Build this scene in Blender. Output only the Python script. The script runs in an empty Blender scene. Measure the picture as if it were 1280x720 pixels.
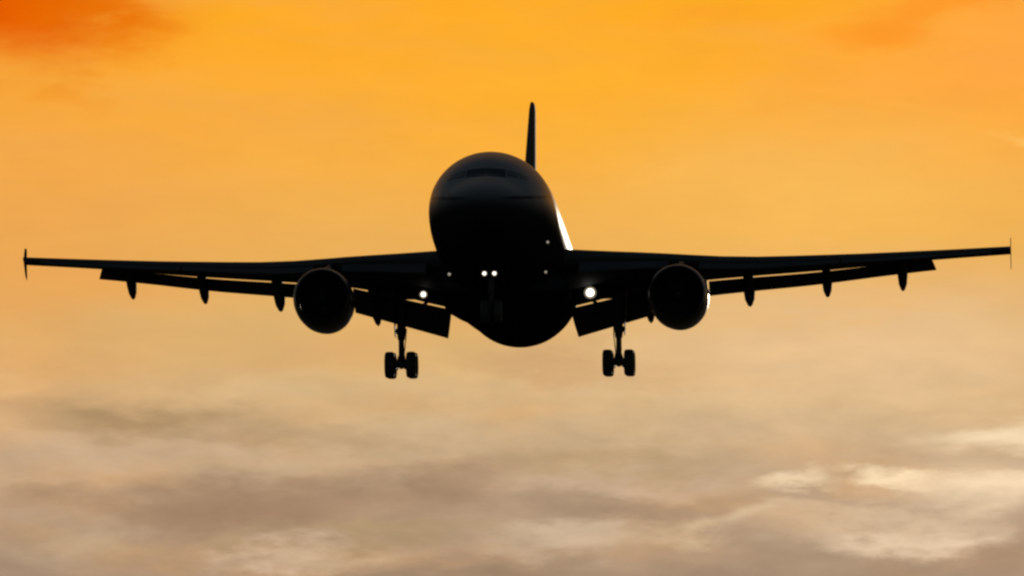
import bpy, bmesh, math, random
from mathutils import Vector, Matrix, Euler
R = math.radians
scene = bpy.context.scene
COL = scene.collection

# ------------------------------------------------------------------ camera
ELEV = 5.5                      # the lens looks up at the approach path
CAM_Z = 1.7
cam_d = bpy.data.cameras.new("camera")
cam_d.sensor_width = 36.0
cam_d.lens = 36.0 * 14100.0 / 1280.0      # a 400 mm telephoto
cam_d.clip_start = 0.5
cam_d.clip_end = 60000
cam = bpy.data.objects.new("camera", cam_d)
cam.location = (0, 0, CAM_Z)
cam.rotation_euler = (R(90 + ELEV), 0, 0)
COL.objects.link(cam)
scene.camera = cam

# ------------------------------------------------------------------ exposure
scene.view_settings.view_transform = 'Standard'
scene.view_settings.look = 'None'
scene.view_settings.gamma = 1
scene.view_settings.exposure = 0
scene.view_settings.use_curve_mapping = False
scene.render.engine = 'CYCLES'
scene.cycles.filter_width = 2.5           # the soft long lens of the photograph

# ------------------------------------------------------------------ sun
SUN_AZ, SUN_EL = 4.4, 5.4                # just right of the frame, low
sl = bpy.data.lights.new("sun", 'SUN')
sl.energy = 2.0
sl.angle = R(0.53)
sl.color = (1.0, 0.86, 0.66)
sun = bpy.data.objects.new("sun", sl)
to_sun = Vector((math.sin(R(SUN_AZ)) * math.cos(R(SUN_EL)),
                 math.cos(R(SUN_AZ)) * math.cos(R(SUN_EL)), math.sin(R(SUN_EL))))
sun.rotation_euler = to_sun.to_track_quat('Z', 'Y').to_euler()
sun.location = to_sun * 900
COL.objects.link(sun)

# ------------------------------------------------------------------ sky
def lin(c):
    return tuple(((v / 255) / 12.92 if v / 255 <= 0.04045 else ((v / 255 + 0.055) / 1.055) ** 2.4) for v in c) + (1.0,)

world = bpy.data.worlds.new("World")
scene.world = world
world.use_nodes = True
wt = world.node_tree
for n in list(wt.nodes):
    wt.nodes.remove(n)
N, L = wt.nodes, wt.links

def node(tree, typ, **kw):
    n = tree.nodes.new(typ)
    for k, v in kw.items():
        setattr(n, k, v)
    return n

def plug(tree, sock, v):
    if hasattr(v, 'is_output'):
        tree.links.new(v, sock)
    else:
        sock.default_value = v

def wmath(op, a, b=None, c=None, clamp=False):
    n = node(wt, 'ShaderNodeMath', operation=op, use_clamp=clamp)
    plug(wt, n.inputs[0], a)
    if b is not None: plug(wt, n.inputs[1], b)
    if c is not None: plug(wt, n.inputs[2], c)
    return n.outputs[0]

def wrange(v, a, b, lo=0.0, hi=1.0, kind='SMOOTHSTEP'):
    n = node(wt, 'ShaderNodeMapRange', interpolation_type=kind)
    plug(wt, n.inputs[0], v)
    n.inputs[1].default_value = a; n.inputs[2].default_value = b
    n.inputs[3].default_value = lo; n.inputs[4].default_value = hi
    return n.outputs[0]

def wmix(f, a, b, blend='MIX'):
    n = node(wt, 'ShaderNodeMix', data_type='RGBA', blend_type=blend)
    plug(wt, n.inputs[0], f); plug(wt, n.inputs[6], a); plug(wt, n.inputs[7], b)
    return n.outputs[2]

tc = node(wt, 'ShaderNodeTexCoord')
sep = node(wt, 'ShaderNodeSeparateXYZ')
L.new(tc.outputs['Generated'], sep.inputs[0])
azi = wmath('MULTIPLY', wmath('ARCTAN2', sep.outputs[0], sep.outputs[1]), 180 / math.pi)   # degrees of azimuth
ele = wmath('MULTIPLY', wmath('ARCSINE', sep.outputs[2]), 180 / math.pi)                   # degrees of elevation
comb = node(wt, 'ShaderNodeCombineXYZ')
L.new(azi, comb.inputs[0]); L.new(ele, comb.inputs[1])
AE = comb.outputs[0]

def noise(scale_a, scale_e, detail, rough, seed, dist=0.0):
    mp = node(wt, 'ShaderNodeMapping')
    L.new(AE, mp.inputs[0])
    mp.inputs['Location'].default_value = (seed * 7.3, seed * 3.1, seed)
    mp.inputs['Scale'].default_value = (scale_a, scale_e, 1)
    nz = node(wt, 'ShaderNodeTexNoise')
    nz.inputs['Scale'].default_value = 1.0
    nz.inputs['Detail'].default_value = detail
    nz.inputs['Roughness'].default_value = rough
    nz.inputs['Distortion'].default_value = dist
    L.new(mp.outputs[0], nz.inputs[0])
    return nz.outputs[0]

wa = noise(1.3, 3.6, 5, 0.55, 1)
we = noise(1.4, 4.4, 6, 0.6, 5)
wx = wmath('MULTIPLY_ADD', wmath('SUBTRACT', wa, 0.5), 1.3, azi)
wy = wmath('MULTIPLY_ADD', wmath('SUBTRACT', we, 0.5), 0.46, ele)
wc = node(wt, 'ShaderNodeCombineXYZ')
L.new(wx, wc.inputs[0]); L.new(wy, wc.inputs[1])
WARP = wc.outputs[0]
ws = node(wt, 'ShaderNodeCombineXYZ')          # a gentler warp for the soft bands
L.new(wmath('MULTIPLY_ADD', wmath('SUBTRACT', wa, 0.5), 0.7, azi), ws.inputs[0])
L.new(wmath('MULTIPLY_ADD', wmath('SUBTRACT', we, 0.5), 0.28, ele), ws.inputs[1])
SOFT = ws.outputs[0]

PXD = 14100 * math.pi / 180
def at(x, y):
    return ((x - 640) / PXD, ELEV + (360 - y) / PXD)

# clear colour of the sky by elevation, warmest above, greyed by the veil of cloud low down
ramp = node(wt, 'ShaderNodeValToRGB')
EL0, EL1 = 0.0, 14.0
soft_e = wmath('MULTIPLY_ADD', wmath('SUBTRACT', we, 0.5), 0.16, ele)
L.new(wrange(soft_e, EL0, EL1, kind='LINEAR'), ramp.inputs[0])
stops = [(0.6, (112, 92, 84)), (at(0, 720)[1], (172, 145, 119)), (at(0, 640)[1], (190, 161, 132)),
         (at(0, 560)[1], (203, 173, 137)), (at(0, 490)[1], (214, 181, 133)), (at(0, 420)[1], (223, 179, 114)),
         (at(0, 330)[1], (233, 176, 92)), (at(0, 230)[1], (245, 176, 76)), (at(0, 130)[1], (253, 174, 54)),
         (at(0, 20)[1], (255, 172, 36)), (9.0, (240, 150, 40)), (14.0, (170, 120, 70))]
el = ramp.color_ramp.elements
while len(el) > 1: el.remove(el[-1])
el[0].position = (stops[0][0] - EL0) / (EL1 - EL0); el[0].color = lin(stops[0][1])
for e_, c_ in stops[1:]:
    q = el.new((e_ - EL0) / (EL1 - EL0)); q.color = lin(c_)
sky = ramp.outputs[0]

fbm = noise(2.2, 6.0, 7, 0.58, 11, 0.2)
fbm2 = noise(0.8, 3.4, 6, 0.55, 17, 0.1)
streak = noise(0.7, 7.5, 6, 0.6, 23)

def blob(x, y, rx, ry, rot, col, amt, warp=WARP, tex=None, lo=0.25, hi=0.6, inner=0.0):
    """one cloud: a soft ellipse at a place in the sky, broken up by noise"""
    global sky
    mp = node(wt, 'ShaderNodeMapping', vector_type='TEXTURE')
    L.new(warp, mp.inputs[0])
    a, e = at(x, y)
    mp.inputs['Location'].default_value = (a, e, 0)
    mp.inputs['Rotation'].default_value = (0, 0, R(rot))
    mp.inputs['Scale'].default_value = (rx / PXD, ry / PXD, 1)
    ln = node(wt, 'ShaderNodeVectorMath', operation='LENGTH')
    L.new(mp.outputs[0], ln.inputs[0])
    w = wrange(ln.outputs['Value'], 1.0, inner, 0.0, amt)
    if tex is not None:
        w = wmath('MULTIPLY', w, wrange(tex, lo, hi))
    sky = wmix(w, sky, lin(col))

# large tonal drift, then faint high streaks
sky = wmix(wrange(fbm2, 0.42, 0.72, 0, 0.30), sky, lin((236, 170, 92)))
blob(20, 300, 420, 420, 0, (238, 158, 78), 0.45, SOFT)
blob(1290, 60, 460, 190, 10, (255, 166, 74), 0.70, SOFT)
blob(690, 110, 330, 200, 0, (255, 178, 44), 0.55, SOFT)
blob(1010, 245, 420, 170, 0, (250, 188, 90), 0.75, SOFT, None)
blob(1080, 440, 560, 150, 0, (234, 195, 148), 0.8, SOFT, None)
# dark orange cloud in the upper left corner
blob(0, -10, 330, 115, -6, (238, 112, 0), 0.95, SOFT, fbm, 0.15, 0.5)
blob(-10, 15, 190, 90, -3, (226, 84, 0), 0.95, SOFT, None)
blob(110, 20, 180, 55, -12, (232, 112, 0), 0.7, WARP, fbm, 0.25, 0.55)
blob(95, 100, 90, 34, -32, (238, 140, 30), 0.55, WARP, fbm, 0.3, 0.6)
blob(20, 110, 100, 50, 0, (240, 138, 26), 0.45, WARP, fbm, 0.3, 0.6)
# orange wisp in the upper right
blob(1085, 42, 100, 32, 10, (255, 148, 36), 0.7, SOFT, None)
blob(1190, 5, 150, 42, 14, (255, 148, 38), 0.7, WARP, None)
blob(905, 22, 90, 30, 5, (255, 158, 50), 0.4, WARP, None)
blob(1268, 174, 50, 9, -3, (255, 200, 104), 0.6, SOFT, None)
# pinkish veils beside the wings
blob(360, 440, 170, 46, 6, (214, 160, 106), 0.5, WARP, fbm, 0.3, 0.6)
blob(690, 455, 190, 32, -3, (206, 158, 108), 0.6, WARP, None)
blob(1080, 440, 280, 40, 4, (240, 198, 142), 0.5, WARP, streak, 0.35, 0.65)
blob(1040, 385, 300, 30, 4, (240, 182, 104), 0.4, WARP, streak, 0.35, 0.65)
# bands of grey-brown stratus low down
blob(190, 527, 260, 40, -3, (178, 146, 106), 0.8, WARP, None)
blob(215, 527, 130, 18, -3, (168, 136, 96), 0.5, WARP, None)
blob(60, 500, 160, 28, 5, (190, 150, 108), 0.5, WARP, fbm, 0.3, 0.6)
blob(470, 552, 190, 30, 2, (188, 156, 116), 0.65, WARP, None)
blob(760, 570, 240, 32, 0, (184, 154, 112), 0.7, WARP, None)
blob(990, 540, 240, 36, 0, (208, 178, 140), 0.5, WARP, None)
blob(90, 572, 300, 44, 3, (200, 170, 139), 0.75, WARP, None)
blob(300, 640, 420, 62, 2, (164, 132, 104), 0.95, WARP, None)
blob(545, 612, 200, 48, 6, (166, 136, 108), 0.9, WARP, None)
blob(90, 628, 170, 26, -6, (170, 136, 104), 0.55, WARP, None)
blob(760, 640, 240, 46, -3, (166, 138, 112), 0.85, WARP, None)
blob(1020, 632, 130, 36, -4, (188, 158, 128), 0.6, WARP, None)
blob(450, 668, 320, 20, 0, (178, 150, 108), 0.6, WARP, None)
blob(90, 680, 150, 40, 0, (190, 164, 132), 0.7, WARP, fbm, 0.3, 0.6)
blob(0, 715, 150, 40, 0, (166, 138, 114), 0.5, WARP, None)
# pale breaks lit by the sun
blob(345, 700, 120, 34, 8, (222, 192, 164), 0.9, WARP, fbm, 0.25, 0.55)
blob(420, 690, 170, 16, 0, (206, 176, 140), 0.6, WARP, None)
blob(700, 674, 150, 26, 4, (212, 186, 156), 0.7, WARP, fbm, 0.25, 0.55)
blob(850, 672, 80, 16, 2, (214, 184, 146), 0.7, WARP, None)
blob(930, 652, 140, 18, 8, (220, 194, 160), 0.65, WARP, fbm, 0.25, 0.55)
blob(1000, 608, 90, 18, 6, (240, 212, 172), 0.9, WARP, fbm, 0.25, 0.5)
blob(1150, 594, 100, 20, -4, (250, 222, 180), 0.95, WARP, fbm, 0.2, 0.45)
blob(1120, 648, 220, 42, 5, (224, 195, 160), 0.75, WARP, fbm, 0.25, 0.55)
blob(1255, 546, 150, 28, 3, (251, 224, 182), 1.0, SOFT, None)
blob(1270, 608, 190, 40, 2, (252, 222, 184), 0.95, SOFT, None)
blob(1160, 676, 130, 34, 8, (238, 210, 176), 0.85, WARP, fbm, 0.25, 0.5)
blob(1020, 625, 110, 15, -2, (188, 160, 132), 0.7, WARP, None)
blob(1230, 655, 90, 14, 6, (206, 176, 144), 0.6, WARP, None)
blob(1220, 578, 110, 11, 0, (210, 180, 146), 0.8, SOFT, None)
# darker cloud floor
blob(1250, 705, 190, 44, 3, (172, 142, 116), 0.9, WARP, None)
blob(880, 715, 420, 36, 0, (172, 144, 118), 0.8, WARP, None)
blob(560, 722, 220, 28, 4, (158, 130, 104), 0.8, WARP, None)
blob(310, 628, 260, 34, 2, (164, 132, 104), 0.5, WARP, None)
blob(200, 418, 300, 70, 0, (214, 176, 116), 0.55, SOFT, None)
blob(800, 604, 190, 20, 0, (208, 176, 146), 0.6, WARP, None)
blob(120, 738, 420, 34, 0, (170, 142, 116), 0.6, SOFT, None)
blob(560, 735, 420, 34, 0, (164, 137, 110), 0.75, SOFT, None)
blob(240, 545, 330, 14, -4, (184, 152, 114), 0.45, WARP, None)
# fine fibrous grain, stronger in the low cloud
grain = wmath('MULTIPLY', wrange(fbm, 0.35, 0.7, -0.09, 0.09, 'LINEAR'), wrange(ele, at(0, 380)[1], at(0, 560)[1], 0.25, 1.0))
gm = node(wt, 'ShaderNodeVectorMath', operation='SCALE')
L.new(sky, gm.inputs[0]); L.new(wmath('ADD', grain, 1.0), gm.inputs['Scale'])
sky = gm.outputs[0]

nish = node(wt, 'ShaderNodeTexSky', sky_type='NISHITA')
nish.sun_disc = False
nish.sun_elevation = R(SUN_EL)
nish.sun_rotation = R(SUN_AZ)
nish.altitude = 0
nish.air_density = 1.0
nish.dust_density = 1.0
BG = 0.05
# the sunset bank fills the sky around the sun; away from it the ordinary evening sky takes over
dot = node(wt, 'ShaderNodeVectorMath', operation='DOT_PRODUCT')
L.new(tc.outputs['Generated'], dot.inputs[0])
dot.inputs[1].default_value = (0.05, 0.99, 0.12)
mask = wrange(dot.outputs['Value'], 0.80, 0.97)
sc = node(wt, 'ShaderNodeVectorMath', operation='SCALE')
L.new(sky, sc.inputs[0]); sc.inputs['Scale'].default_value = 1.0 / BG
dim = node(wt, 'ShaderNodeVectorMath', operation='SCALE')
L.new(nish.outputs[0], dim.inputs[0]); dim.inputs['Scale'].default_value = 1.15   # the evening overcast behind
final = wmix(mask, dim.outputs[0], sc.outputs[0])
bg = node(wt, 'ShaderNodeBackground')
L.new(final, bg.inputs[0]); bg.inputs[1].default_value = BG
wo = node(wt, 'ShaderNodeOutputWorld')
L.new(bg.outputs[0], wo.inputs[0])
world.cycles.sampling_method = 'MANUAL'
world.cycles.sample_map_resolution = 1024

# ------------------------------------------------------------------ materials
def mat(name, base, rough=0.5, metal=0.0, coat=0.0, coat_rough=0.1, spec=0.5, vary=0.25, scale=0.6, emit=None, strength=0.0):
    m = bpy.data.materials.new(name)
    m.use_nodes = True
    t = m.node_tree
    b = t.nodes['Principled BSDF']
    c = node(t, 'ShaderNodeTexCoord')
    nz = node(t, 'ShaderNodeTexNoise')
    nz.inputs['Scale'].default_value = scale
    nz.inputs['Detail'].default_value = 6
    nz.inputs['Roughness'].default_value = 0.65
    t.links.new(c.outputs['Object'], nz.inputs[0])
    mx = node(t, 'ShaderNodeMix', data_type='RGBA')
    t.links.new(nz.outputs[0], mx.inputs[0])
    mx.inputs[6].default_value = tuple(v * (1 - vary) for v in base) + (1,)
    mx.inputs[7].default_value = tuple(min(1, v * (1 + vary)) for v in base) + (1,)
    t.links.new(mx.outputs[2], b.inputs['Base Color'])
    mr = node(t, 'ShaderNodeMapRange')
    t.links.new(nz.outputs[0], mr.inputs[0])
    mr.inputs[3].default_value = max(0, rough - 0.08); mr.inputs[4].default_value = rough + 0.08
    t.links.new(mr.outputs[0], b.inputs['Roughness'])
    b.inputs['Metallic'].default_value = metal
    b.inputs['Specular IOR Level'].default_value = spec
    b.inputs['Coat Weight'].default_value = coat
    b.inputs['Coat Roughness'].default_value = coat_rough
    if emit:
        b.inputs['Emission Color'].default_value = emit + (1,)
        b.inputs['Emission Strength'].default_value = strength
    return m

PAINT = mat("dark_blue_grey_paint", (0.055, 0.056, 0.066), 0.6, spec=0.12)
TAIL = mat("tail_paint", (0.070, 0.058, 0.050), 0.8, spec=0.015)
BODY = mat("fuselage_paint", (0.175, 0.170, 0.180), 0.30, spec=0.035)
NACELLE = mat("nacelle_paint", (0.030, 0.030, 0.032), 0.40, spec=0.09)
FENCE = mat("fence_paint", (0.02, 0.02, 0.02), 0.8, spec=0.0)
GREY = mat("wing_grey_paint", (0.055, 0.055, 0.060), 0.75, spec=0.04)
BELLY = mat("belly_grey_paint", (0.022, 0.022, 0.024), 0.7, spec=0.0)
METAL = mat("bare_metal", (0.32, 0.31, 0.30), 0.32, metal=1.0)
LIP = mat("engine_lip_metal", (0.10, 0.10, 0.105), 0.38, metal=1.0)
DARK = mat("dark_engine_metal", (0.03, 0.03, 0.032), 0.5, metal=0.6)
STEEL = mat("landing_gear_paint", (0.06, 0.06, 0.064), 0.65, spec=0.06)
TYRE = mat("tyre_rubber", (0.02, 0.02, 0.021), 0.75)
GLASS = mat("cockpit_glass", (0.005, 0.005, 0.006), 0.2, spec=0.15)
SIDE_GLASS = mat("side_cockpit_glass", (0.05, 0.052, 0.062), 0.25, spec=0.15)
LAMP_BIG = mat("bright_landing_lamp", (0.8, 0.8, 0.8), 0.2, emit=(1.0, 0.95, 0.84), strength=5)
LAMP_RIM = mat("lamp_reflector", (0.8, 0.8, 0.8), 0.2, emit=(1.0, 0.80, 0.52), strength=0.28)
LAMP_MID = mat("landing_lamp", (0.8, 0.8, 0.8), 0.2, emit=(1.0, 0.97, 0.92), strength=2.5)
DIM_GLOW = mat("dim_lamp_or_glint", (0.8, 0.8, 0.8), 0.2, emit=(1.0, 0.97, 0.93), strength=0.30)

# a thin dark painted line sweeping down towards the nose
def add_cheatline(m):
    t = m.node_tree; b = t.nodes['Principled BSDF']
    src = b.inputs['Base Color'].links[0].from_socket
    c = node(t, 'ShaderNodeTexCoord'); s = node(t, 'ShaderNodeSeparateXYZ')
    t.links.new(c.outputs['Object'], s.inputs[0])
    def mth(op, a, bb):
        n = node(t, 'ShaderNodeMath', operation=op); plug(t, n.inputs[0], a); plug(t, n.inputs[1], bb); return n.outputs[0]
    line = mth('MINIMUM', mth('MULTIPLY', mth('ADD', s.outputs[1], 20.0), 0.15), 0.66)
    d = mth('ABSOLUTE', mth('SUBTRACT', mth('SUBTRACT', s.outputs[2], line), 5.15), 0)
    mr = node(t, 'ShaderNodeMapRange', interpolation_type='SMOOTHSTEP')
    ax = mth('ABSOLUTE', s.outputs[0], 0)
    fade = node(t, 'ShaderNodeMapRange', interpolation_type='SMOOTHSTEP')
    t.links.new(ax, fade.inputs[0]); fade.inputs[1].default_value = 0.5; fade.inputs[2].default_value = 1.3
    t.links.new(d, mr.inputs[0]); mr.inputs[1].default_value = 0.10; mr.inputs[2].default_value = 0.04
    mx = node(t, 'ShaderNodeMix', data_type='RGBA')
    t.links.new(mth('MULTIPLY', mr.outputs[0], fade.outputs[0]), mx.inputs[0]); t.links.new(src, mx.inputs[6]); mx.inputs[7].default_value = (0.012, 0.012, 0.03, 1)
    t.links.new(mx.outputs[2], b.inputs['Base Color'])
add_cheatline(BODY)
# underside shade put into the colour: the hull fades to flat near-black below
def add_underside_shade(m):
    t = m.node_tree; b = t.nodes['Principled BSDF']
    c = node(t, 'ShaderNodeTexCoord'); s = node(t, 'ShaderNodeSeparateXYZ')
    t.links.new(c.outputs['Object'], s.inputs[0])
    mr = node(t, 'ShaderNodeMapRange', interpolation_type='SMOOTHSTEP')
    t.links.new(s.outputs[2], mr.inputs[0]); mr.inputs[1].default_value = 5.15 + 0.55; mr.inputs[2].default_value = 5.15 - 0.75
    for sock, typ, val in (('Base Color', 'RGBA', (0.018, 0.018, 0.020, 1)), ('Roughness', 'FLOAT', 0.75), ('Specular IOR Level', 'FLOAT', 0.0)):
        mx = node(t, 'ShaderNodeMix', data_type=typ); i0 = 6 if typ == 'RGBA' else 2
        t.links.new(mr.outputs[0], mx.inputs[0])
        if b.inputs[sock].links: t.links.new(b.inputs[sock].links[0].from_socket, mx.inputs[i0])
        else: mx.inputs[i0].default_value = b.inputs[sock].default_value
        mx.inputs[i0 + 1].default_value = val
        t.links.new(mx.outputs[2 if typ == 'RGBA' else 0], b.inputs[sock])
add_underside_shade(BODY)

# ------------------------------------------------------------------ ground far below the frame
def ground_mat():
    m = bpy.data.materials.new("airfield_grass"); m.use_nodes = True
    t = m.node_tree; b = t.nodes['Principled BSDF']
    c = node(t, 'ShaderNodeTexCoord')
    nz = node(t, 'ShaderNodeTexNoise'); nz.inputs['Scale'].default_value = 0.02; nz.inputs['Detail'].default_value = 8
    t.links.new(c.outputs['Object'], nz.inputs[0])
    r = node(t, 'ShaderNodeValToRGB')
    r.color_ramp.elements[0].color = (0.020, 0.026, 0.012, 1); r.color_ramp.elements[1].color = (0.05, 0.05, 0.026, 1)
    t.links.new(nz.outputs[0], r.inputs[0]); t.links.new(r.outputs[0], b.inputs['Base Color'])
    b.inputs['Roughness'].default_value = 0.95
    b.inputs['Specular IOR Level'].default_value = 0.02
    return m
gm_ = bpy.data.meshes.new("ground")
S = 30000
gm_.from_pydata([(-S, -S, 0), (S, -S, 0), (S, S, 0), (-S, S, 0)], [], [(0, 1, 2, 3)])
g = bpy.data.objects.new("ground", gm_); COL.objects.link(g)
g.data.materials.append(ground_mat()); g["kind"] = "structure"

# ------------------------------------------------------------------ aircraft helpers
# aircraft measures: x across, s metres behind the nose tip, z above the cabin centreline
SREF, ZREF = 22.0, 5.15            # the Empty stands under the main wheels
def P(x, s, z):
    return Vector((x, s - SREF, z + ZREF))

class MB:
    def __init__(self): self.v = []; self.f = []; self.m = []
    def add(self, vs, fs, mi=0):
        o = len(self.v); self.v += [Vector(v) for v in vs]
        for f in fs: self.f.append(tuple(i + o for i in f)); self.m.append(mi)
    def loft(self, rings, mi=0, cap=(True, True), closed=True):
        n = len(rings[0]); vs = [p for r in rings for p in r]; fs = []
        for i in range(len(rings) - 1):
            for j in range(n if closed else n - 1):
                k = (j + 1) % n
                fs.append((i * n + j, i * n + k, (i + 1) * n + k, (i + 1) * n + j))
        if cap[0]: fs.append(tuple(range(n)))
        if cap[1]: fs.append(tuple((len(rings) - 1) * n + j for j in range(n)))
        self.add(vs, fs, mi)
    def tube(self, pts, radii, n=16, mi=0):
        """round bar through points"""
        rings = []
        for i, p in enumerate(pts):
            a = pts[max(0, i - 1)]; b = pts[min(len(pts) - 1, i + 1)]
            d = (Vector(b) - Vector(a)).normalized()
            u = d.orthogonal().normalized() if abs(d.z) < 0.9 else Vector((1, 0, 0))
            u = (u - d * u.dot(d)).normalized(); w = d.cross(u)
            r = radii[i] if isinstance(radii, (list, tuple)) else radii
            rings.append([Vector(p) + (u * math.cos(2 * math.pi * j / n) + w * math.sin(2 * math.pi * j / n)) * r for j in range(n)])
        self.loft(rings, mi)
    def box(self, corners, mi=0):
        self.add(corners, [(0, 1, 2, 3), (4, 7, 6, 5), (0, 4, 5, 1), (1, 5, 6, 2), (2, 6, 7, 3), (3, 7, 4, 0)], mi)
    def lathe(self, prof, origin, axis='Y', n=48, mi=0, mis=None, squash=1.0):
        """profile of (along, radius) turned about an axis"""
        rings = []
        for a, r in prof:
            ring = []
            for j in range(n):
                t = 2 * math.pi * j / n
                c, s_ = r * math.cos(t), r * math.sin(t)
                v = (c, a, s_ * (squash if s_ < 0 else 1)) if axis == 'Y' else (a, c, s_)
                ring.append(Vector(origin) + Vector(v))
            rings.append(ring)
        if mis is None: self.loft(rings, mi)
        else:
            for i in range(len(rings) - 1): self.loft(rings[i:i + 2], mis[i], (False, False))
    def build(self, name, mats, parent, loc=None, smooth=True, bevel=0, angle=35, sub=0):
        me = bpy.data.meshes.new(name)
        me.from_pydata([tuple(v) for v in self.v], [], self.f)
        bm = bmesh.new(); bm.from_mesh(me)
        for i, f in enumerate(bm.faces): f.material_index = self.m[i]
        bmesh.ops.remove_doubles(bm, verts=bm.verts, dist=0.0004)
        bmesh.ops.recalc_face_normals(bm, faces=bm.faces)
        bm.to_mesh(me); bm.free()
        for m in (mats if isinstance(mats, (list, tuple)) else [mats]): me.materials.append(m)
        if smooth:
            me.polygons.foreach_set('use_smooth', [True] * len(me.polygons))
            me.set_sharp_from_angle(angle=R(angle))
        o = bpy.data.objects.new(name, me); COL.objects.link(o)
        o.parent = parent
        if loc is not None: o.location = loc
        if bevel:
            b = o.modifiers.new("bevel", 'BEVEL'); b.width = bevel; b.segments = 2; b.limit_method = 'ANGLE'
        return o

def lerp(a, b, t): return a + (b - a) * t
def table(rows, x):
    """smooth interpolation of rows (key, values...)"""
    if x <= rows[0][0]: return rows[0][1:]
    if x >= rows[-1][0]: return rows[-1][1:]
    for i in range(len(rows) - 1):
        a, b = rows[i], rows[i + 1]
        if a[0] <= x <= b[0]:
            h = b[0] - a[0]; t = (x - a[0]) / h; out = []
            for k in range(1, len(a)):
                d = (b[k] - a[k]) / h
                d0 = (a[k] - rows[i - 1][k]) / (a[0] - rows[i - 1][0]) if i > 0 else d
                d1 = (rows[i + 2][k] - b[k]) / (rows[i + 2][0] - b[0]) if i + 2 < len(rows) else d
                m0 = 0 if d0 * d <= 0 else 2 * d0 * d / (d0 + d)
                m1 = 0 if d1 * d <= 0 else 2 * d1 * d / (d1 + d)
                t2, t3 = t * t, t * t * t
                out.append((2 * t3 - 3 * t2 + 1) * a[k] + (t3 - 2 * t2 + t) * h * m0 + (-2 * t3 + 3 * t2) * b[k] + (t3 - t2) * h * m1)
            return out

# ------------------------------------------------------------------ the airliner
YAW, PITCH, ROLL = 3.0, 7.7, 0.34
plane = bpy.data.objects.new("airliner", None)
COL.objects.link(plane)
rot = Euler((R(-(PITCH - ELEV)), R(-ROLL), R(-YAW)), 'XYZ')
plane.rotation_euler = rot
Fpx = 14100.0
dirv = Vector(((637.3 - 640) / Fpx, 1, (360 - 327.5) / Fpx))
ref = Vector((0, 0, CAM_Z)) + (Matrix.Rotation(R(ELEV), 3, 'X') @ dirv) * 500.0
plane.location = ref - rot.to_matrix() @ Vector((0, 0, ZREF))
plane.empty_display_size = 2
plane["label"] = "dark twin-engine airliner approaching head-on with landing gear and flaps down"
plane["category"] = "airplane"

# ---- fuselage: (s, top, bottom, half width)
FUS = [(0.0, -0.62, -0.68, 0.03), (0.06, -0.40, -0.92, 0.27), (0.25, -0.14, -1.18, 0.56), (0.6, 0.16, -1.45, 0.90), (1.1, 0.46, -1.70, 1.25),
       (1.8, 0.80, -1.93, 1.62), (2.3, 1.02, -2.05, 1.83), (3.0, 1.48, -2.19, 2.07), (3.5, 1.80, -2.27, 2.20),
       (4.3, 2.15, -2.36, 2.40), (5.5, 2.50, -2.47, 2.60), (7.0, 2.70, -2.60, 2.70), (9.0, 2.77, -2.73, 2.775), (11.0, 2.80, -2.79, 2.80), (13.5, 2.815, -2.82, 2.815), (16.0, 2.82, -2.82, 2.82),
       (24.5, 2.82, -2.82, 2.82), (29.0, 2.81, -2.835, 2.67), (32.0, 2.81, -2.52, 2.60), (35.0, 2.80, -1.95, 2.45), (38.0, 2.68, -1.20, 2.0),
       (41.0, 2.42, -0.35, 1.42), (43.5, 2.08, 0.38, 0.88), (45.3, 1.72, 0.95, 0.42), (46.0, 1.50, 1.20, 0.14)]
def fus(s):
    t, b, w = table(FUS, s)
    return (t + b) / 2, (t - b) / 2, w
def fus_ring(s, n=72, grow=0.0):
    zc, h, w = fus(s)
    return [P((w + grow) * math.sin(2 * math.pi * j / n), s, zc + (h + grow) * math.cos(2 * math.pi * j / n)) for j in range(n)]
ss = [0, .02, .06, .12, .2, .3, .42, .6, .8, 1.0, 1.25, 1.5, 1.8, 2.05, 2.3, 2.5, 2.7, 2.9, 3.1, 3.3, 3.5, 3.8, 4.2, 4.7, 5.3, 6, 6.8, 7.7, 8.7, 10, 11]
ss += [12, 12.8, 13.5] + [13.5 + i * 1.94 for i in range(1, 9)] + [30, 31, 32, 33.5, 35, 36.5, 38, 39.5, 41, 42.3, 43.5, 44.5, 45.3, 46]
mb = MB(); mb.loft([fus_ring(s) for s in ss])
fuselage = mb.build("fuselage", BODY, plane)

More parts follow.
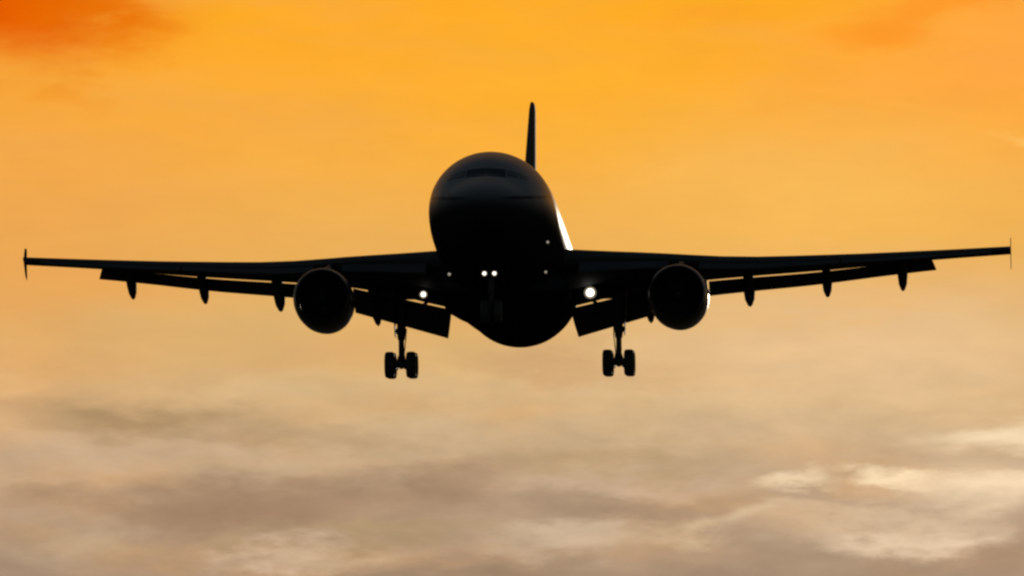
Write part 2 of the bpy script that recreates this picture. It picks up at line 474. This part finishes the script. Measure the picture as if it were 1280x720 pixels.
def front_s(x, z):
    """station where the nose surface passes (x, z) seen from ahead"""
    lo, hi = 0.0, 9.0
    for _ in range(50):
        m = (lo + hi) / 2; zc, h, w = fus(m)
        if (x / w) ** 2 + ((z - zc) / h) ** 2 > 1: lo = m
        else: hi = m
    return hi
def pane(c, name="windshield", m=None):
    """glass over the nose, corners given as x,z seen from ahead"""
    mb = MB(); n = 8; outer = []
    for off in (0.018, -0.03):
        for i in range(n + 1):
            for j in range(n + 1):
                u, v = i / n, j / n
                x = lerp(lerp(c[0][0], c[1][0], u), lerp(c[3][0], c[2][0], u), v)
                z = lerp(lerp(c[0][1], c[1][1], u), lerp(c[3][1], c[2][1], u), v)
                s = front_s(x, z); zc, h, w = fus(s)
                nrm = Vector((x / w, -0.9, (z - zc) / h)).normalized()
                outer.append(P(x, s, z) + nrm * off)
    k = (n + 1) ** 2; fs = []
    idx = lambda l, i, j: l * k + i * (n + 1) + j
    for l in (0, 1):
        for i in range(n):
            for j in range(n): fs.append((idx(l, i, j), idx(l, i + 1, j), idx(l, i + 1, j + 1), idx(l, i, j + 1)))
    for i in range(n):
        fs += [(idx(0, i, 0), idx(1, i, 0), idx(1, i + 1, 0), idx(0, i + 1, 0)), (idx(0, i, n), idx(0, i + 1, n), idx(1, i + 1, n), idx(1, i, n)),
               (idx(0, 0, i), idx(0, 0, i + 1), idx(1, 0, i + 1), idx(1, 0, i)), (idx(0, n, i), idx(1, n, i), idx(1, n, i + 1), idx(0, n, i + 1))]
    mb.add(outer, fs)
    return mb.build(name, m or GLASS, fuselage)
for sg in (-1, 1):
    q = lambda pts: [(sg * x, z) for x, z in pts]
    pane(q([(0.012, 0.99), (0.86, 0.96), (0.80, 1.37), (0.012, 1.41)]))
    pane(q([(0.92, 1.00), (1.38, 0.98), (1.32, 1.24), (0.88, 1.33)]), "side_window", SIDE_GLASS)
    pane(q([(1.45, 0.98), (1.72, 0.96), (1.67, 1.15), (1.38, 1.22)]), "side_window", SIDE_GLASS)

def lamp(name, origin, r, m, parent, depth=0.14, tilt=(0, 0), core=0.62):
    """lamp: metal shell open to the front and a domed lens"""
    mb = MB()
    mb.lathe([(depth, r * 0.45), (depth * 0.8, r * 0.8), (0.02, r * 1.08), (-0.012, r * 1.12), (-0.012, r * 1.0), (0.004, r * 0.98)], (0, 0, 0), n=24, mi=0)
    mb.lathe([(0.002, r * 0.97), (-0.02, r * 0.85), (-0.036, r * core)], (0, 0, 0), n=24, mi=2)
    mb.lathe([(-0.036, r * core), (-0.05, r * core * 0.6), (-0.055, r * 0.04)], (0, 0, 0), n=24, mi=1)
    o = mb.build(name, [METAL, m, LAMP_RIM], parent, loc=origin)
    o.rotation_euler = (R(tilt[0]), 0, R(tilt[1]))
    return o

# two small lamps on the lower flanks, and a sun glint built like them
lamp("inspection_light_or_glint", P(-2.07, 11.25, -1.99), 0.07, DIM_GLOW, fuselage, 0.2)
lamp("inspection_light_or_glint", P(2.12, 11.25, -1.94), 0.06, DIM_GLOW, fuselage, 0.2)
lamp("inspection_light_or_glint", P(2.44, 6.6, -1.28), 0.06, DIM_GLOW, fuselage, 0.2)  # sun glint on the right flank, put in as a glowing lens
# two blade aerials and the beacon
for s_ in (9.5, 17.0):
    mb = MB()
    mb.loft([[P(-.02, s_, 2.8), P(.02, s_, 2.8), P(.02, s_ + .5, 2.8), P(-.02, s_ + .5, 2.8)], [P(-.01, s_ + .28, 3.13), P(.01, s_ + .28, 3.13), P(.01, s_ + .5, 3.13), P(-.01, s_ + .5, 3.13)]])
    mb.build("blade_aerial", PAINT, fuselage)

# ---- belly fairing between the wings
mb = MB(); rings = []
for s_, w, zb, zt in [(12.2, 1.0, -2.75, -2.3), (12.8, 1.7, -2.84, -2.0), (13.8, 2.3, -2.92, -1.5), (15.5, 2.75, -2.98, -0.9), (18, 2.86, -3.0, -0.8), (21, 2.86, -3.0, -1.0),
                      (22.4, 2.78, -2.96, -0.7), (24.0, 2.50, -2.88, -0.6), (25.5, 2.18, -2.88, -0.95), (27.0, 1.78, -2.875, -1.4), (28.5, 1.2, -2.85, -2.0), (29.5, 0.7, -2.75, -2.4)]:
    zc, h = (zb + zt) / 2, (zt - zb) / 2
    rg = []
    for j in range(48):
        t = 2 * math.pi * j / 48; c, s2 = math.cos(t), math.sin(t)
        rg.append(P(w * math.copysign(abs(s2) ** 1.0, s2), s_, zc + h * math.copysign(abs(c) ** 1.0, c)))
    rings.append(rg)
mb.loft(rings)
mb.build("belly_fairing", BELLY, plane)

# ---- wings: (x, leading s, leading z, trailing s, trailing z, thickness ratio)
WING = [(0.6, 14.2, -0.80, 23.1, -2.05, 0.145), (2.8, 15.5, -0.68, 23.1, -1.83, 0.142), (4.8, 16.7, -0.56, 23.35, -1.30, 0.126), (7.0, 18.0, -0.46, 23.8, -0.83, 0.118),
        (9.45, 19.4, -0.42, 24.7, -0.46, 0.110), (14.1, 22.1, 0.02, 26.05, 0.05, 0.108), (18.5, 24.7, 0.55, 27.65, 0.65, 0.105), (22.12, 26.75, 1.03, 28.95, 1.06, 0.100)]
def wsec(x): return table(WING, x)
def foil(n=13):
    out = []
    for k in range(n):
        u = 0.5 * (1 - math.cos(math.pi * k / (n - 1)))
        y = 5 * (0.2969 * math.sqrt(u) - 0.126 * u - 0.3516 * u * u + 0.2843 * u ** 3 - 0.1036 * u ** 4)
        out.append((u, y))
    return out
FO = foil()
def section(x, s0, z0, s1, z1, tc, up=0.6, mapx=None, te=0.004):
    c = math.hypot(s1 - s0, z1 - z0)
    pts = [(u, 2 * up * y * tc + te) for u, y in FO] + [(u, -2 * (1 - up) * y * tc - te) for u, y in reversed(FO)]
    return [mapx(u, v) if mapx else P(x, s0 + (s1 - s0) * u, z0 + (z1 - z0) * u + v * c) for u, v in pts]

def outer_slot(x):
    """drop of the outboard flap below the wing's trailing edge: open inboard, closed outboard"""
    return table([(8.0, .150), (12.5, .140), (14.6, .105), (16.0, .080), (19.0, .072)], x)[0]

def flap_panel(sg, x0, s0, z0, c0, d0, x1, s1, z1, c1, d1, tc=0.13, n=6, skew=(0, 0), follow=False):
    mb = MB(); rings = []
    for i in range(n + 1):
        t = i / n; x = lerp(x0, x1, t); c = lerp(c0, c1, t); d = R(lerp(d0, d1, t)); s = lerp(s0, s1, t); z = lerp(z0, z1, t)
        if follow:
            w = wsec(x); s = w[2] - 0.27; z = w[3] - outer_slot(x)
        k = lerp(skew[0], skew[1], t)
        ring = section(sg * x, s, z, s + c * math.cos(d), z - c * math.sin(d), tc, 0.62, te=0.01)
        for v in ring: v.x += sg * k * (v.y + SREF - s) / c
        rings.append(ring)
    mb.loft(rings); return mb

def make_wing(sg):
    mb = MB()
    xs = [0.6, 1.7, 2.8, 3.8, 4.8, 5.9, 7.0, 8.2, 9.45, 11, 12.5, 14.1, 15.6, 17, 18.5, 19.7, 20.9, 21.6, 22.12]
    mb.loft([section(sg * x, *wsec(x)) for x in xs])
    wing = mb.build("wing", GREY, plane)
    # leading edge slats, run forward and drooped
    for a, b in ((3.35, 7.2), (8.5, 14.6), (14.68, 21.3)):
        sb = MB(); rings = []
        n = 8
        for i in range(n + 1):
            x = lerp(a, b, i / n); s0, z0, s1, z1, tc = wsec(x); c = s1 - s0
            ring = []
            prof = [(.115, .030 * tc / .11), (.08, .040 * tc / .11), (.04, .030 * tc / .11), (.012, .014 * tc / .11), (0, -.004), (.006, -.016), (.03, -.024), (.035, -.012), (.03, .004), (.06, .022 * tc / .11)]
            for u, v in prof:
                uu, vv = u * c, v * c
                dd = R(17); uu, vv = uu * math.cos(dd) + vv * math.sin(dd), -uu * math.sin(dd) * -1 + vv * math.cos(dd)
                ring.append(P(sg * x, s0 - 0.055 * c + uu, z0 - lerp(0.088, 0.060, min(1, max(0, (x - 3.3) / 6))) * c + vv))
            rings.append(ring)
        sb.loft(rings); sb.build("slat", GREY, wing)
    # flaps: a deep one inboard, a long one outboard, with the slot left open above them
    fi = flap_panel(sg, 2.66, 23.04, -2.02, 2.03, 29, 7.08, 23.68, -0.925, 1.80, 27, skew=(.28, .0))
    fi.build("flap", GREY, wing)
    fo = flap_panel(sg, 8.74, 24.28, -0.685, 1.30, 20, 18.62, 27.40, 0.592, 0.86, 21, n=14, skew=(0, .2), follow=True)
    fo.build("flap", GREY, wing)
    al = flap_panel(sg, 7.14, 23.65, -0.93, 1.35, 12, 8.66, 24.25, -0.64, 1.15, 10)
    al.build("aileron", GREY, wing)
    # canoe fairings over the flap tracks
    for x, zt, st in ((17.3, -0.60, 28.65), (13.95, -0.99, 27.55), (10.5, -1.49, 26.65), (6.1, -2.26, 26.1)):
        s0, z0, s1, z1, tc = wsec(x); c = s1 - s0
        k = 0.85 if x > 12 else 1.0
        fb = MB(); rings = []
        ps = [(s0 + c * .42, z0 + (z1 - z0) * .42 - c * .030, .03, .03), (s0 + c * .50, lerp(z0, z1, .5) - c * .045, .12, .12), (s0 + c * .66, lerp(z0, z1, .66) - c * .045, .20, .24),
              (s1 - .35, z1 - .25, .27, .32), (lerp(s1, st, .3), lerp(z1 - .30, zt, .30), .265, .33), (lerp(s1, st, .62), lerp(z1 - .30, zt, .62), .225, .27),
              (lerp(s1, st, .86), lerp(z1 - .3, zt, .86), .13, .15), (st, zt, .012, .015)]
        for s, z, w, h in ps:
            rings.append([P(sg * x + w * k * math.cos(2 * math.pi * j / 20), s, z + h * k * math.sin(2 * math.pi * j / 20)) for j in range(20)])
        fb.loft(rings); fb.build("flap_track_fairing", GREY, wing)
    # wingtip fence: arrow shaped plate above and below the tip
    x = 22.14
    tb = MB(); out = [(27.3, 1.03), (27.9, 1.66), (28.6, 1.76), (28.75, 1.62), (28.7, 1.06), (28.9, 0.50), (28.8, 0.36), (28.2, 0.48)]
    tb.loft([[P(sg * (x - .014), s, z) for s, z in out], [P(sg * (x + .014), s, z) for s, z in out]])
    tb.build("wingtip_fence", FENCE, wing, smooth=False, bevel=0.008)
    # landing lamp hung under the root
    bright = sg > 0
    lamp("landing_light", P(sg * 3.68, 19.3, -1.775), 0.27 if bright else 0.17, LAMP_BIG if bright else LAMP_MID, wing, 0.25)  # lens on the bright side is widened to stand for glare
    return wing
for sg in (-1, 1): make_wing(sg)

# ---- engines
def make_engine(sg):
    x, s0, zc = sg * 7.75, 13.2, -2.62
    o = P(x, s0, zc)
    mb = MB()
    prof = [(1.35, 1.10), (0.75, 1.12), (0.35, 1.10), (0.10, 1.12), (0.0, 1.185), (0.02, 1.235), (0.12, 1.285), (0.35, 1.325), (0.9, 1.36), (1.7, 1.37), (2.6, 1.33), (3.4, 1.24), (4.1, 1.12), (4.35, 1.07), (4.33, 1.04), (3.2, 1.08)]
    prof = [(p, q * 0.962) for p, q in prof]
    mis = [1, 1, 0, 0, 0, 0, 0, 2, 2, 2, 2, 2, 2, 0, 1]
    mb.lathe(prof, o, n=64, mis=mis, squash=1.03)
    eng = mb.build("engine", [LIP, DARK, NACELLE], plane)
    cb = MB()
    cb.lathe([(2.2, 0.95), (4.0, 0.88), (5.0, 0.70), (5.7, 0.55), (5.68, 0.5), (5.2, 0.5)], o, n=40, mi=0)
    cb.lathe([(5.0, .36), (5.7, .33), (6.3, .18), (6.6, .02)], o, n=32, mi=0)
    cb.build("exhaust_cone", DARK, eng)
    fb = MB()
    nb = 38
    for i in range(nb):
        a = 2 * math.pi * i / nb
        rings = []
        for r, tw, ch in ((0.34, 20, .20), (0.7, 40, .24), (1.045, 58, .27)):
            rad = Vector((math.cos(a), 0, math.sin(a))); tan = Vector((-math.sin(a), 0, math.cos(a)))
            d = Vector((0, math.cos(R(tw)), 0)) + tan * math.sin(R(tw))
            nn = d.cross(rad).normalized() * 0.01
            c = o + Vector((0, 1.15, 0)) + rad * r
            rings.append([c - d * ch / 2 + nn, c + d * ch / 2 + nn, c + d * ch / 2 - nn, c - d * ch / 2 - nn])
        fb.loft(rings)
    fb.lathe([(1.5, 1.05), (1.5, 0.3)], o, n=40)
    fb.build("fan", DARK, eng, smooth=False)
    sb = MB(); sb.lathe([(0.62, .01), (0.68, .10), (0.82, .21), (1.05, .32), (1.3, .36)], o, n=32)
    sb.build("spinner", DARK, eng)
    # pylon: blade from the nacelle's back up to the wing
    pb = MB(); rings = []
    for z, a, b, w in ((zc + 1.05, 14.6, 20.8, .19), (zc + 1.42, 15.3, 21.4, .20), (zc + 1.75, 16.6, 22.2, .19), (zc + 2.05, 18.1, 22.6, .17)):
        rings.append([P(x + w * y, lerp(a, b, u), z - 0.1 * u) for u, y in ((0, .15), (.05, .6), (.2, 1), (.6, 1), (.9, .5), (1, .1), (1, -.1), (.9, -.5), (.6, -1), (.2, -1), (.05, -.6), (0, -.15))])
    pb.loft(rings); pb.build("pylon", PAINT, eng)
for sg in (-1, 1): make_engine(sg)

# ---- tail
def surface(name, rows, m, frac=0.72, ctrl=None, vertical=False, sg=1, parent=plane):
    """rows (span, leading s, trailing s, height or side, thickness); the last part of the chord is a control surface"""
    def build(u0, u1, nm, par):
        mb = MB(); rings = []
        for sp, a, b, off, tc in rows:
            c = b - a; ring = []
            pts = [u0 + (u1 - u0) * 0.5 * (1 - math.cos(math.pi * k / 11)) for k in range(12)]
            f = lambda u: 5 * tc * c * (0.2969 * math.sqrt(u) - 0.126 * u - 0.3516 * u * u + 0.2843 * u ** 3 - 0.1036 * u ** 4) + 0.006
            for sgn, seq in ((1, pts), (-1, pts[::-1])):
                for u in seq:
                    t = sgn * f(u)
                    ring.append(P(off + t, a + c * u, sp) if vertical else P(sg * sp, a + c * u, off + t))
            rings.append(ring)
        mb.loft(rings); return mb.build(nm, m, par)
    o = build(0, frac, name, parent)
    build(frac + 0.006, 1, ctrl, o)
    return o
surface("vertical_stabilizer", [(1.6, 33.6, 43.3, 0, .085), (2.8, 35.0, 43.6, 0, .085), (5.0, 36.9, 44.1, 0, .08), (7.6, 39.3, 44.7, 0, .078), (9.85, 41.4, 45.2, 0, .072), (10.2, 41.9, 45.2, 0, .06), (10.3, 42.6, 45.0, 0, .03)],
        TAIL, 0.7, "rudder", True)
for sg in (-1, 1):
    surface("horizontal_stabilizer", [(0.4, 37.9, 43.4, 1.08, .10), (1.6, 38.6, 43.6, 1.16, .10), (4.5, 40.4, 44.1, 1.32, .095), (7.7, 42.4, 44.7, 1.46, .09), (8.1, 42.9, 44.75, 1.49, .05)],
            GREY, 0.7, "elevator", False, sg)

# ---- landing gear
def wheel_mesh(r, w):
    mb = MB(); h = w / 2
    tp = [(-h * .72, r * .52), (-h * .92, r * .62), (-h, r * .78), (-h * .93, r * .90), (-h * .72, r * .975), (-h * .3, r), (h * .3, r), (h * .72, r * .975), (h * .93, r * .90), (h, r * .78), (h * .92, r * .62), (h * .72, r * .52)]
    rings = tp
    mb.lathe(rings, (0, 0, 0), 'X', 40, 0)
    mb.lathe([(-h * .76, r * .53), (-h * .80, r * .48), (-h * .5, r * .40), (-h * .45, r * .18), (-h * .85, r * .14), (-h * .85, r * .02)], (0, 0, 0), 'X', 28, 1)
    mb.lathe([(h * .76, r * .53), (h * .80, r * .48), (h * .5, r * .40), (h * .45, r * .18), (h * .85, r * .14), (h * .85, r * .02)], (0, 0, 0), 'X', 28, 1)
    return mb
def main_gear(sg):
    X, ZW, SW = sg * 4.82, -4.58, 21.9
    mb = MB()
    mb.tube([P(X, SW, -1.2), P(X, SW, -2.6), P(X, SW, -3.25), P(X, SW, -3.45)], [.20, .20, .185, .16])
    mb.tube([P(X, SW, -2.95), P(X, SW, -3.05), P(X, SW, -3.18)], [.245, .25, .235])
    mb.tube([P(X, SW, -3.4), P(X, SW, -4.5)], [.125, .125])
    mb.tube([P(X, SW, -4.15), P(X, SW, -4.35), P(X, SW, ZW - .05)], [.14, .2, .2])
    tilt = 0.07
    mb.tube([P(X, SW - .82, ZW - tilt), P(X, SW, ZW), P(X, SW + .82, ZW + tilt)], [.12, .17, .12])
    for d, z in ((-.70, -tilt), (.70, tilt)):
        mb.tube([P(X - .62, SW + d, ZW + z), P(X + .62, SW + d, ZW + z)], [.085, .085])
        for e in (-.22, .22): mb.tube([P(X + e - .05, SW + d, ZW + z), P(X + e + .05, SW + d, ZW + z)], [.2, .2], 20)
    # torque link behind the piston and a pitch trimmer ahead
    for e in (-.09, .09):
        mb.tube([P(X + e, SW + .18, -3.3), P(X + e * .6, SW + .62, -3.85), P(X + e, SW + .18, -4.3)], [.04, .055, .04], 10)
    mb.tube([P(X, SW - .2, -3.2), P(X, SW - .52, ZW + .1)], [.05, .05], 10)
    # hoses on the leg
    mb.tube([P(X - sg * .16, SW - .12, -2.5), P(X - sg * .22, SW - .16, -3.3), P(X - sg * .14, SW - .14, -4.1), P(X - sg * .2, SW - .1, -4.5)], [.022] * 4, 8)
    gear = mb.build("main_landing_gear", STEEL, plane)
    b = MB()
    b.tube([P(X - sg * .1, SW, -2.75), P(X - sg * .75, SW - .05, -2.05), P(X - sg * 1.5, SW - .1, -1.55)], [.06, .075, .06], 12)
    b.tube([P(X + sg * .02, SW + .1, -2.9), P(X + sg * .02, SW + 1.6, -1.6)], [.07, .07], 12)
    b.build("brace", STEEL, gear)
    d = MB()
    d.box([P(X + sg * .33, SW - .55, -1.35), P(X + sg * .37, SW - .55, -1.35), P(X + sg * .37, SW + .55, -1.35), P(X + sg * .33, SW + .55, -1.35),
           P(X + sg * .24, SW - .32, -3.3), P(X + sg * .28, SW - .32, -3.3), P(X + sg * .28, SW + .32, -3.3), P(X + sg * .24, SW + .32, -3.3)])
    d.build("gear_door", GREY, gear, smooth=False, bevel=.008)
    for z in (-2.5, -3.05):
        l = MB(); l.tube([P(X + sg * .15, SW, z), P(X + sg * .31, SW, z)], [.04, .04], 10)
        l.build("door_link", STEEL, gear)
    w0 = wheel_mesh(.585, .43)
    first = None
    for d_, z in ((-.70, -tilt), (.70, tilt)):
        for e in (-.475, .475):
            if first is None:
                first = w = w0.build("wheel", [TYRE, STEEL], gear, loc=P(X + e, SW + d_, ZW + z))
            else:
                w = first.copy(); COL.objects.link(w); w.parent = gear; w.location = P(X + e, SW + d_, ZW + z)
for sg in (-1, 1): main_gear(sg)

def nose_gear():
    SN, ZN = 6.7, -4.25
    mb = MB()
    mb.tube([P(0, SN, -2.2), P(0, SN, -3.4), P(0, SN, -3.5)], [.13, .13, .11])
    mb.tube([P(0, SN, -3.4), P(0, SN, ZN)], [.085, .085])
    mb.tube([P(-.42, SN, ZN), P(.42, SN, ZN)], [.07, .07])
    mb.tube([P(0, SN + .1, -3.2), P(0, SN + 1.2, -2.4)], [.06, .06], 10)
    for e in (-.06, .06): mb.tube([P(e, SN - .12, -3.4), P(e, SN - .42, -3.75), P(e, SN - .1, -4.1)], [.03, .035, .03], 8)
    mb.tube([P(-.3, SN - .14, -2.68), P(.3, SN - .14, -2.68)], [.035, .035], 10)
    gear = mb.build("nose_landing_gear", STEEL, plane)
    w0 = wheel_mesh(.50, .34)
    a = w0.build("wheel", [TYRE, STEEL], gear, loc=P(-.28, SN, ZN))
    b = a.copy(); COL.objects.link(b); b.parent = gear; b.location = P(.28, SN, ZN)
    for x in (-.28, .15): lamp("taxi_light", P(x, SN - .30, -2.64), 0.115, LAMP_MID, gear, .12)
    for sg in (-1, 1):
        d = MB()
        d.box([P(sg * .40, SN - .2, -2.45), P(sg * .43, SN - .2, -2.45), P(sg * .43, SN + 1.5, -2.5), P(sg * .40, SN + 1.5, -2.5),
               P(sg * .50, SN - .2, -3.05), P(sg * .53, SN - .2, -3.05), P(sg * .53, SN + 1.5, -3.1), P(sg * .50, SN + 1.5, -3.1)])
        d.build("gear_door", BELLY, gear, smooth=False, bevel=.008)
nose_gear()
